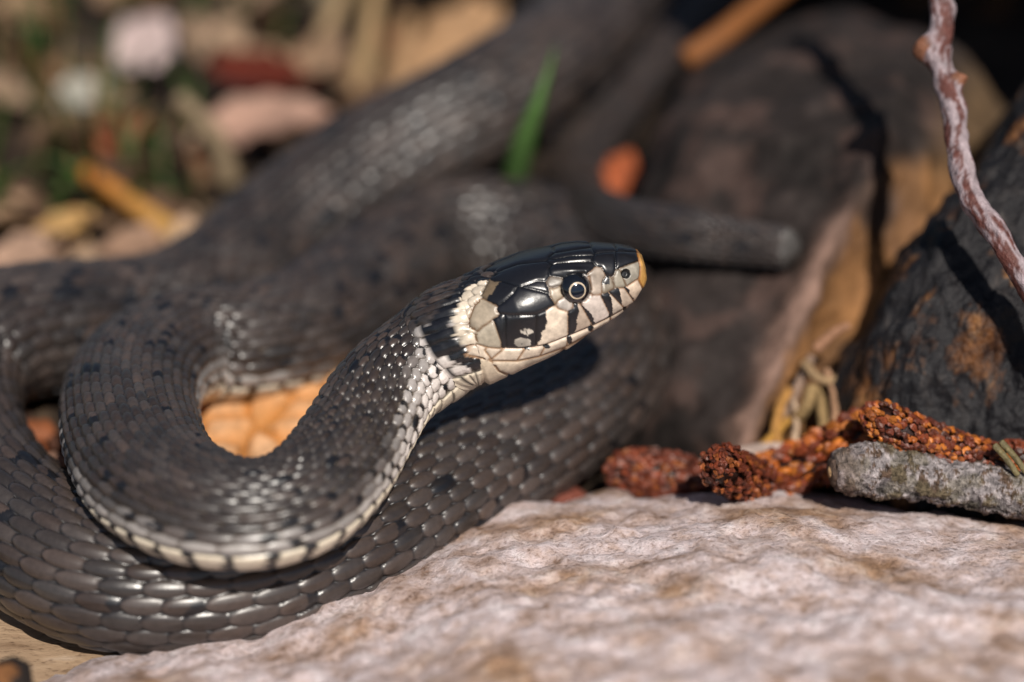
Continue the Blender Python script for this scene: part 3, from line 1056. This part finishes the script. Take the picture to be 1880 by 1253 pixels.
Rr = rt[:, None] + kn + .024 * n1
mixr = sstep(-.15, .3, fbm(q * np.array([.6, 1.3, 1.3]), 4, 13, .65))
cl = np.array([.36, .29, .31]) * (1 - mixr[..., None]) + np.array([.115, .040, .032]) * mixr[..., None]
cl = np.where((kn > .05)[..., None], np.array([.24, .10, .055]), cl)
o = tube("twig", Pt, Rr, M_TWIG, 28, up=(0, 1, 0.2), colors=cl)
tag(o, "knobbly reddish twig with silvery bark hanging in front of charred log", "twig")

# lichen-grey stick lying on the boulder
gt = [(1532, 866, 37.15), (1580, 862, 37.2), (1640, 868, 37.25), (1720, 880, 37.3), (1800, 894, 37.3), (1900, 912, 37.2), (2030, 936, 37.0), (2200, 970, 36.8)]
Pt = spline(d3(gt), 420)
th = np.linspace(0, 2 * np.pi, 72, endpoint=False)
sl = np.linspace(0, 1, 420)
q = np.stack(np.broadcast_arrays(sl[:, None] * 30, np.cos(th)[None] * 1.9, np.sin(th)[None] * 1.9), -1)
n1, n2 = fbm(q, 6, 61, .72), fbm(q * .6, 3, 71)
rt = np.interp(sl, [0, .03, .12, .3, 1], [.25, .31, .34, .31, .31])
Rr = rt[:, None] * (1 + .12 * n1) + .07 * np.exp(-((sl - .09) / .03) ** 2)[:, None] * np.exp(-(np.angle(np.exp(1j * th)) / .5) ** 2)[None]
lich = np.array([.42, .375, .38]) * (1 + .4 * n1[..., None])
brn = np.array([.13, .085, .06])
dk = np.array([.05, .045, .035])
ol = np.array([.17, .15, .09])
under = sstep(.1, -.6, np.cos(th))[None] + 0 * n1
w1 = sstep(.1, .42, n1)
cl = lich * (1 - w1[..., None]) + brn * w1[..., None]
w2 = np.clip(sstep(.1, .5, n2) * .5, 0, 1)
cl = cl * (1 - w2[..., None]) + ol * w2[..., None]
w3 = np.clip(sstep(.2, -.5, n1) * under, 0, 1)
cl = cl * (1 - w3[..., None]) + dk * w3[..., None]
endw = sstep(.10, .02, sl)[:, None] * .6
cl = cl * (1 - endw[..., None]) + np.array([.17, .12, .105]) * endw[..., None]
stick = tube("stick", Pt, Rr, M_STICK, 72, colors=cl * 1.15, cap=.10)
tag(stick, "grey lichen-covered broken stick lying across the top of the boulder", "stick")
# broken end with its pith
Te = nrm(Pt[0] - Pt[2])
e1 = nrm(np.cross(Te, [0, 0, 1.0]))
e2 = np.cross(e1, Te)
ph = np.linspace(0, 2 * np.pi, 24, endpoint=False)
for nm, rr, offs, colr in (("broken_end", .19, .055, (.10, .065, .05)), ("pith", .075, .075, (.46, .29, .15))):
    rad = rr * (1 + .12 * rng.standard_normal(24))
    ringv = Pt[0] + Te * offs + (np.cos(ph) * rad)[:, None] * e1 + (np.sin(ph) * rad)[:, None] * e2
    back = ringv - Te * .09
    Vv = np.vstack([ringv, back, Pt[0] + Te * (offs + .01)])
    Fv = [[k, (k + 1) % 24, 24 + (k + 1) % 24, 24 + k] for k in range(24)] + [[48, (k + 1) % 24, k] for k in range(24)]
    mesh_obj(nm, Vv, Fv, M_BARK, stick, colors=np.tile(colr, (49, 1)))


# ------------------------------------------------------------------ catkins
def catkin(ptsd, rad, nsc, size, label, cols, seed, shape=(.8, 1, 1)):
    rg = np.random.default_rng(seed)
    Pc = spline(d3(ptsd), 60)
    ln = np.linalg.norm(np.diff(Pc, axis=0), axis=1).sum()
    sl = np.linspace(0, 1, 60)
    rc = rad * np.minimum(1, np.sqrt(np.clip(np.minimum(sl * ln, (1 - sl) * ln + .05) / (rad * .9), .03, 1)))
    root = empty("catkin", np.array([Pc[:, 0].mean(), Pc[:, 1].mean(), Pc[:, 2].min() - rad]))
    tag(root, label, "catkin", "rust-red catkins beside the boulder")
    core = tube("stalk", Pc, rc * .72, M_CATKIN, 20, root, colors=np.tile([.02, .006, .004], (60, 1)))
    T, S, N = frames(Pc)
    # one little shield-shaped scale
    ico = []
    for la, k in ((90, 1), (50, 5), (5, 7), (-40, 5)):
        for m_ in range(k):
            a = 2 * np.pi * (m_ + .5 * (la == 5)) / k
            ico.append((math.cos(math.radians(la)) * math.cos(a), math.cos(math.radians(la)) * math.sin(a), math.sin(math.radians(la))))
    ico = np.array(ico)
    tri = [[0, 1 + m_, 1 + (m_ + 1) % 5] for m_ in range(5)]
    for m_ in range(7):
        tri.append([6 + m_, 6 + (m_ + 1) % 7, 1 + int((m_ + .5) * 5 / 7) % 5])
    for m_ in range(5):
        a, b = 1 + m_, 1 + (m_ + 1) % 5
        tri.append([a, 6 + int(round((m_ + 1) * 7 / 5)) % 7, b])
    for m_ in range(7):
        tri.append([6 + (m_ + 1) % 7, 6 + m_, 13 + int((m_ + .5) * 5 / 7) % 5])
    tri = np.array(tri)
    VV, FF, CC = [], [], []
    for k in range(nsc):
        f = (k + .5) / nsc
        i = min(int(f * 59), 58)
        ang = k * 2.39996 + rg.normal(0, .25)
        dirv = math.sin(ang) * S[i] + math.cos(ang) * N[i]
        endt = (sstep(.12, 0, f) * -1 + sstep(.93, 1, f)) * .8
        dirv = nrm(dirv + T[i] * (endt + .15))
        side = nrm(np.cross(T[i], dirv))
        fwd = np.cross(dirv, side)
        sz = size * rg.uniform(.7, 1.35)
        c_ = Pc[i] + dirv * (rc[i] * rg.uniform(.84, 1.02))
        loc = ico * (sz * np.array(shape)) * (1 + .16 * rg.standard_normal((len(ico), 1)))
        FF.append(tri + len(VV) * len(ico))
        VV.append(c_ + loc[:, :1] * side + loc[:, 1:2] * fwd + loc[:, 2:] * dirv * .8)
        cc = np.array(cols[rg.choice(len(cols))]) * rg.uniform(.6, 1.35)
        CC.append(np.tile(cc, (len(ico), 1)))
    sc = mesh_obj("scales", np.vstack(VV), np.vstack(FF), M_CATKIN, root, colors=np.vstack(CC), smooth=False)
    sc["kind"] = "stuff"
    return root


RUST = [(.15, .032, .014), (.19, .042, .016), (.11, .025, .013), (.15, .036, .016), (.26, .075, .02), (.085, .022, .012)]
ORNG = [(.42, .13, .02), (.34, .09, .015), (.22, .045, .015), (.14, .03, .012)]
catkin([(1300, 884, 38.9), (1240, 876, 39.0), (1180, 868, 39.0), (1128, 872, 38.9)], .31, 420, .070, "soft rust-red catkin lying farthest from the charred log", RUST, 1)
catkin([(1322, 846, 36.95), (1335, 862, 37.4), (1365, 878, 37.9), (1400, 884, 38.3)], .31, 430, .056, "round-tipped rust catkin pointing out over the boulder edge", RUST, 2)
catkin([(1375, 884, 38.6), (1440, 872, 38.6), (1500, 846, 38.5), (1560, 812, 38.3), (1612, 792, 38.2)], .30, 260, .105, "ragged open orange-brown catkin behind the grey stick's broken end", ORNG, 3, (.55, 1, 1.2))
catkin([(1590, 756, 37.4), (1640, 785, 37.3), (1700, 812, 37.45), (1770, 838, 37.5), (1850, 862, 37.6)], .28, 860, .052, "long rust catkin resting diagonally above the grey stick", RUST + ORNG[:2], 4)
catkin([(1842, 822, 37.55), (1880, 842, 37.5), (1940, 862, 37.5), (2010, 885, 37.5)], .25, 340, .054, "orange-flecked catkin beside the olive needles", RUST + ORNG[:1], 5)


# ------------------------------------------------------------------ pebbles, flakes
def pebble(name, outline, d, thick, colr, label, cat, seed, rough_n=.05, mat=None, group=None):
    V, PX = blob(outline, lambda a, b: d - .004 * (b - np.mean([q[1] for q in outline])), thick * .5, thick, M=70, kf=24, kb=10, p=2.2)
    V = V + (rough_n * fbm(V * 2.2, 4, seed))[..., None] * np.array([.3, -.6, 1])
    n_ = fbm(V * 3, 3, seed + 3)
    cc = np.array(colr) * (1 + .3 * n_[..., None])
    o = mesh_obj(name, V.reshape(-1, 3), grid_faces(*V.shape[:2]), mat or M_STONE, colors=np.clip(cc, 0, 1).reshape(-1, 3))
    return tag(o, label, cat, group)


pebble("pebble", [(980, 940), (990, 908), (1020, 890), (1055, 893), (1085, 915), (1090, 945), (1030, 960)], 39.0, .7, (.20, .06, .04), "small dull red pebble between the coil and the boulder", "pebble", 3)
pebble("pebble", [(915, 950), (925, 925), (950, 900), (962, 915), (965, 940), (945, 960)], 38.9, .35, (.30, .20, .13), "tiny tan pebble tucked against the boulder's crest", "pebble", 4)
pebble("pebble", [(955, 955), (968, 928), (990, 924), (1000, 945), (985, 962)], 38.7, .3, (.13, .13, .15), "tiny blue-grey pebble next to the red pebble", "pebble", 5)
pebble("stone", [(1250, 880), (1275, 850), (1330, 828), (1400, 815), (1450, 818), (1490, 838), (1510, 870), (1400, 905)], 38.75, .5, (.55, .42, .36), "flat pale pinkish stone behind the catkins", "stone", 6)
for k, (x, y, w, h, cc) in enumerate([(70, 790, 34, 26, (.30, .10, .04)), (62, 826, 26, 22, (.24, .075, .03)), (98, 852, 26, 20, (.42, .24, .17)), (108, 812, 20, 16, (.12, .05, .03)), (40, 770, 22, 18, (.09, .05, .035))]):
    ol_ = [(x + w * math.cos(a) * (1 + .15 * math.sin(3 * a + k)), y + h * math.sin(a) * (1 + .2 * math.cos(2 * a + k))) for a in np.linspace(0, 2 * np.pi, 9)[:-1]]
    zc = .62
    dd = float((at_z(x, y, zc) - CAM) @ FWD)
    nm = ["bright rust chip", "dull red chip", "pinkish tan chip", "dark brown chip", "blackish brown chip"][k]
    pebble("bark_chip", ol_, dd, .3, cc, nm + " of bark in the gap between the left coils", "bark chip", 20 + k, .03, M_LEAF)

# crumpled leaf in the middle of the coil: puckered between its veins
Lc = at_z(470, 790, .7)
u, v = np.meshgrid(np.linspace(-1, 1, 110), np.linspace(-1, 1, 110), indexing='ij')
m_ = np.stack([Lc[0] + 1.75 * u * (1 - .12 * v ** 2), Lc[1] + 1.6 * v * (1 - .25 * u ** 2), 0 * u + Lc[2]], -1)
cell = rng.uniform(-1.9, 1.9, (34, 2))
dd = np.sort(np.hypot(m_[..., None, 0] - Lc[0] - cell[:, 0], m_[..., None, 1] - Lc[1] - cell[:, 1]), -1)
pk = np.clip((dd[..., 1] - dd[..., 0]) / .35, 0, 1)
m_[..., 2] += .24 * np.sqrt(1 - (1 - pk) ** 2) + .14 * fbm(m_ * .9, 2, 3) + .18 * v + .1 * u ** 2
cb = np.array([.84, .50, .27]) * pk[..., None] + np.array([.62, .26, .06]) * (1 - pk[..., None])
cb = cb * (1 + .12 * fbm(m_ * 1.6, 3, 12))[..., None]
V2 = np.concatenate([m_.reshape(-1, 3), m_.reshape(-1, 3) - np.array([0, 0, .05])])
f1 = grid_faces(110, 110, False)
o = mesh_obj("leaf", V2, np.vstack([f1, f1[:, ::-1] + 110 * 110]), M_LEAF, colors=np.vstack([cb.reshape(-1, 3)] * 2))
tag(o, "puckered pale orange dry leaf lying inside the snake's loop", "leaf")


# ------------------------------------------------------------------ leaves, stems, blades
def leaf(name, c, length, width, yaw, pitch, roll, colr, label, group=None, curl=.3, seed=0, cat="leaf", mat=None):
    n, m = 22, 12
    u, v = np.meshgrid(np.linspace(0, 1, n), np.linspace(-1, 1, m), indexing='ij')
    w = width * .5 * np.sin(np.pi * np.clip(u, .02, .985) ** .8) ** .75
    w = w * (1 + .12 * np.sin(u * 23 + seed))
    x = (u - .5) * length
    y = v * w
    z = curl * width * (np.abs(v) ** 1.6) * .5 * np.sin(np.pi * u) + curl * .25 * length * (u - .5) ** 2 - .02 * length * np.exp(-(v / .15) ** 2)
    L_ = np.stack([x, y, z], -1)
    L_[..., 2] += .05 * width * fbm(L_ * (3 / max(width, .3)) + seed, 3, seed)
    cy, sy, cp, sp, cr, sr = math.cos(yaw), math.sin(yaw), math.cos(pitch), math.sin(pitch), math.cos(roll), math.sin(roll)
    Rz = np.array([[cy, -sy, 0], [sy, cy, 0], [0, 0, 1]])
    Ry = np.array([[cp, 0, -sp], [0, 1, 0], [sp, 0, cp]])
    Rx = np.array([[1, 0, 0], [0, cr, -sr], [0, sr, cr]])
    L_ = L_ @ (Rz @ Ry @ Rx).T + np.asarray(c)
    th_ = .02
    V2 = np.concatenate([L_.reshape(-1, 3), L_.reshape(-1, 3) - np.array([0, 0, th_])])
    f1 = grid_faces(n, m, False)
    vein = np.exp(-(v / .08) ** 2) * .25
    cc = np.array(colr) * (1 + vein + .25 * fbm(np.stack([u * 5, v * 3, 0 * u + seed], -1), 3, seed))[..., None]
    o = mesh_obj(name, V2, np.vstack([f1, f1[:, ::-1] + n * m]), mat or M_LEAF, colors=np.clip(np.vstack([cc.reshape(-1, 3)] * 2), 0, 1))
    return tag(o, label, cat, group)


def stem(name, p3, r0, r1, colr, label, cat="stem", group=None, mat=None, col2=None):
    Ps = spline(np.asarray(p3), 40)
    s_ = np.linspace(0, 1, 40)
    c2 = np.array(col2 if col2 is not None else colr)
    cc = np.array(colr) * (1 - s_[:, None]) + c2 * s_[:, None]
    o = tube(name, Ps, r0 + (r1 - r0) * s_, mat or M_LEAF, 12, colors=cc)
    return tag(o, label, cat, group)


def blade_mesh(p3, w, colr, nseg=16):
    Ps = spline(np.asarray(p3), nseg)
    s_ = np.linspace(0, 1, nseg)
    T = nrm(np.gradient(Ps, axis=0))
    S_ = nrm(np.cross(T, [0.1, .9, .3]))
    hw = w * .5 * np.clip(np.minimum(1, (1 - s_) * 2.2 + .04), 0, 1)
    nn = nrm(np.cross(S_, T))
    V = np.stack([Ps - S_ * hw[:, None], Ps + nn * (hw * .35)[:, None], Ps + S_ * hw[:, None], Ps - nn * .012], 1).reshape(-1, 3)
    cc = np.repeat(np.array(colr)[None] * (.75 + .5 * s_[:, None]), 4, 0)
    return V, grid_faces(nseg, 4), cc


Z = at_z
leaf("leaf", Z(485, 225, .9), 2.3, 1.15, .15, .1, .25, (.46, .28, .21), "broad pinkish beige dry leaf behind the back coil", seed=1)
leaf("leaf", Z(265, 80, 1.0), 1.6, 1.05, 1.1, .2, .45, (.60, .47, .45), "pale whitish pink dead leaf in the far litter", seed=2)
leaf("leaf", Z(152, 172, .8), .95, .75, .6, .2, .4, (.42, .40, .34), "small pale grey-green leaf in the far litter", seed=3)
leaf("leaf", Z(485, 135, .9), 2.7, .8, -.75, .15, .5, (.16, .028, .014), "narrow dark red dead leaf beside the tan straws", seed=4)
leaf("leaf", Z(240, 235, .7), 1.5, .55, -.6, .2, .3, (.22, .055, .025), "small red-brown leaf among green grass", seed=5)
leaf("leaf", Z(590, 110, 1.2), 2.6, 1.2, -1.1, .35, .6, (.52, .33, .20), "upright tan dry leaf beside the red leaf", seed=6)
leaf("leaf", Z(830, 90, 1.4), 3.0, 1.3, .9, .4, .5, (.42, .25, .13), "large brown-tan dead leaf beyond the back coil", seed=7)
leaf("leaf", Z(120, 425, .5), 1.3, .7, .9, .2, .3, (.50, .30, .11), "yellowish dry leaf beside the left coil", seed=8)
leaf("leaf", Z(285, 450, .4), 1.8, .9, .1, .1, .2, (.34, .21, .14), "flat pinkish brown leaf touching the left coil", seed=9)
leaf("leaf", Z(55, 470, .4), 1.4, .9, .4, .15, .2, (.42, .27, .19), "curled buff leaf at the left coil's back", seed=10)
leaf("leaf", Z(885, 338, 1.0), .9, .5, .3, .2, .2, (.20, .028, .014), "scrap of crimson leaf between the two back coils", seed=11)
leaf("leaf", Z(1003, 318, 1.0), .75, .5, 1.2, .3, .3, (.46, .32, .22), "buff leaf scrap at the foot of the green blade", seed=12)
leaf("leaf", Z(1138, 318, 1.25), 1.0, .55, 1.15, .35, .5, (.40, .10, .035), "bright orange-red leaf bud between tail and log", seed=13)
stem("straw", [Z(160, 318, .6), Z(225, 362, .55), Z(300, 415, .5), Z(375, 462, .45)], .15, .21, (.60, .20, .03), "thick orange-yellow straw pointing at the left coil", "straw", col2=(.66, .42, .13))
stem("straw", [Z(1262, 108, 2.9), Z(1330, 62, 3.2), Z(1420, -10, 3.5), Z(1500, -70, 3.8)], .20, .18, (.28, .105, .03), "orange-brown stem leaning on the weathered log", "straw")
for k, (x0, y0, x1, y1, cc, lb) in enumerate([(545, 175, 640, -40, (.42, .29, .16), "pale straw rising beside the tan leaf"), (655, 175, 690, -60, (.46, .31, .16), "golden upright straw next to the brown-tan leaf"),
                                              (720, 150, 760, -50, (.40, .24, .12), "tan straw leaning toward the burnt log"), (610, 60, 540, -60, (.36, .30, .20), "greyish straw bent over the red leaf"),
                                              (420, 330, 330, 180, (.36, .27, .17), "weathered straw lying across the beige leaf's shade")]):
    A0, B0 = Z(x0, y0, .2), Z(x1, y1, 1.8)
    stem("straw", [A0, A0 * .6 + B0 * .4 + np.array([.1, 0, .2]), B0], .20, .13, cc, lb, "straw")
# hero grass blade
V, Fb, cc = blade_mesh([at_d(918, 455, 45.4), at_d(940, 345, 44.2), at_d(962, 262, 43.5), at_d(986, 195, 43.2), at_d(1008, 130, 43.2), at_d(1020, 85, 43.4)], .40, (.085, .17, .045))
tag(mesh_obj("grass_blade", V, Fb, M_GREEN, colors=cc), "single green grass blade standing between the two back coils", "grass blade")
# grass in the litter: too dense to count
VV, FF, CC, n0 = [], [], [], 0
for k in range(230):
    x, y = rng.uniform(-250, 820), rng.uniform(-190, 440)
    if x > 560 and y > 60 or (x > 380 and y > 250):
        continue
    if rng.random() < .35 and x > 330:
        continue
    b = Z(x, y, -.1)
    hgt_ = rng.uniform(.5, 1.9)
    a = rng.uniform(0, 2 * np.pi)
    ln = rng.uniform(.3, 1.2)
    t_ = b + np.array([math.cos(a) * ln, math.sin(a) * ln, hgt_])
    mid_ = b * .5 + t_ * .5 + np.array([0, 0, .35 * hgt_])
    cg = np.array([.050, .092, .020]) * rng.uniform(.5, 1.5) if rng.random() < .72 else np.array([.30, .21, .10]) * rng.uniform(.5, 1.2)
    V, Fb, cc = blade_mesh([b, mid_, t_], rng.uniform(.10, .26), cg, 10)
    VV.append(V); FF.append(Fb + n0); CC.append(cc); n0 += len(V)
o = mesh_obj("grass", np.vstack(VV), np.vstack(FF), M_GREEN, colors=np.vstack(CC))
tag(o, "short green and straw-coloured grass growing through the litter", kind="stuff")
# loose dead leaf scraps
pal = [(.27, .16, .09), (.40, .26, .16), (.13, .075, .045), (.48, .33, .22), (.24, .07, .03), (.09, .06, .04)]
PALN = ["mid brown", "light tan", "dark brown", "pale buff", "rusty red", "blackish brown"]
for k in range(150):
    x, y = rng.uniform(-220, 930), rng.uniform(-160, 470)
    if x > 420 + (470 - y) * 1.0:
        continue
    leaf("leaf_scrap", Z(x, y, rng.uniform(.15, .6)), rng.uniform(.6, 1.7), rng.uniform(.4, .95), rng.uniform(0, 6.28), rng.uniform(-.4, .4), rng.uniform(-.5, .5), np.array(pal[k % 6]) * rng.uniform(.7, 1.2),
         "small %s dead leaf scrap in the blurred litter behind" % PALN[k % 6], PALN[k % 6] + " leaf scraps in the litter", seed=100 + k)
for k in range(26):
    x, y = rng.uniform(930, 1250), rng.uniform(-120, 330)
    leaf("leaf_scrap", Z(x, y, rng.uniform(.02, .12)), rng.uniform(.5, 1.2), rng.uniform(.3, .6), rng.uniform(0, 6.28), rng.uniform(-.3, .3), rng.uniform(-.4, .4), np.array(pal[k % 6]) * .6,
         "%s leaf scrap on the shaded soil between coil and log" % PALN[k % 6], PALN[k % 6] + " scraps by the log", seed=300 + k)

# shredded bark at the foot of the log
shreds = [([(1400, 835, 39.6), (1440, 760, 39.7), (1470, 700, 39.7), (1490, 655, 39.8)], .16, (.34, .23, .17), "long grey-pink bark shred along the log's edge"),
          ([(1385, 835, 39.2), (1420, 800, 39.3), (1448, 770, 39.4)], .14, (.46, .24, .05), "golden bark shred slanting at the log's foot"),
          ([(1440, 850, 39.2), (1425, 805, 39.3), (1432, 750, 39.5), (1450, 715, 39.6)], .17, (.44, .22, .06), "orange upright bark shred at the log's foot"),
          ([(1500, 850, 39.3), (1530, 790, 39.3), (1532, 730, 39.4), (1518, 680, 39.5)], .14, (.38, .22, .13), "curved pinkish bark shred next to the charred log"),
          ([(1478, 668, 39.6), (1496, 690, 39.4), (1520, 700, 39.4), (1545, 690, 39.5)], .13, (.36, .24, .13), "hooked tan bark shred above the others"),
          ([(1462, 770, 39.5), (1482, 745, 39.3), (1490, 715, 39.3), (1506, 735, 39.4), (1512, 790, 39.4)], .17, (.33, .22, .10), "folded olive-tan bark shred in the middle of the heap"),
          ([(1500, 640, 39.6), (1530, 612, 39.5), (1558, 598, 39.4)], .14, (.42, .22, .13), "short salmon bark shred stuck to the log"),
          ([(1480, 840, 39.2), (1500, 820, 39.2), (1520, 805, 39.2)], .18, (.30, .17, .12), "stubby brown bark shred under the ragged catkin"),
          ([(1455, 830, 39.3), (1462, 780, 39.4), (1458, 735, 39.5)], .10, (.50, .36, .25), "thin pale bark shred standing in the heap")]
for pts_, w, cc, lb in shreds:
    stem("bark_shred", d3(pts_), w * .55, w * .4, cc, lb, "bark", mat=M_BARK)
# needles by the right-hand catkin
for k, (a, b) in enumerate((((1826, 818), (1868, 872)), ((1838, 812), (1884, 868)))):
    stem("pine_needle", [at_d(*a, 37.0), at_d((a[0] + b[0]) / 2, (a[1] + b[1]) / 2 - 3, 37.0), at_d(*b, 37.0)], .045, .04, (.16, .13, .06),
         "olive dry needle leaning on the grey stick by the catkins", "needle", "pair of olive needles", M_TWIG)

for ob in list(bpy.data.objects):
    if "_o" in ob:
        del ob["_o"]
print("tris", sum(len(o.data.loops) - 2 * len(o.data.polygons) for o in bpy.data.objects if o.type == 'MESH'))
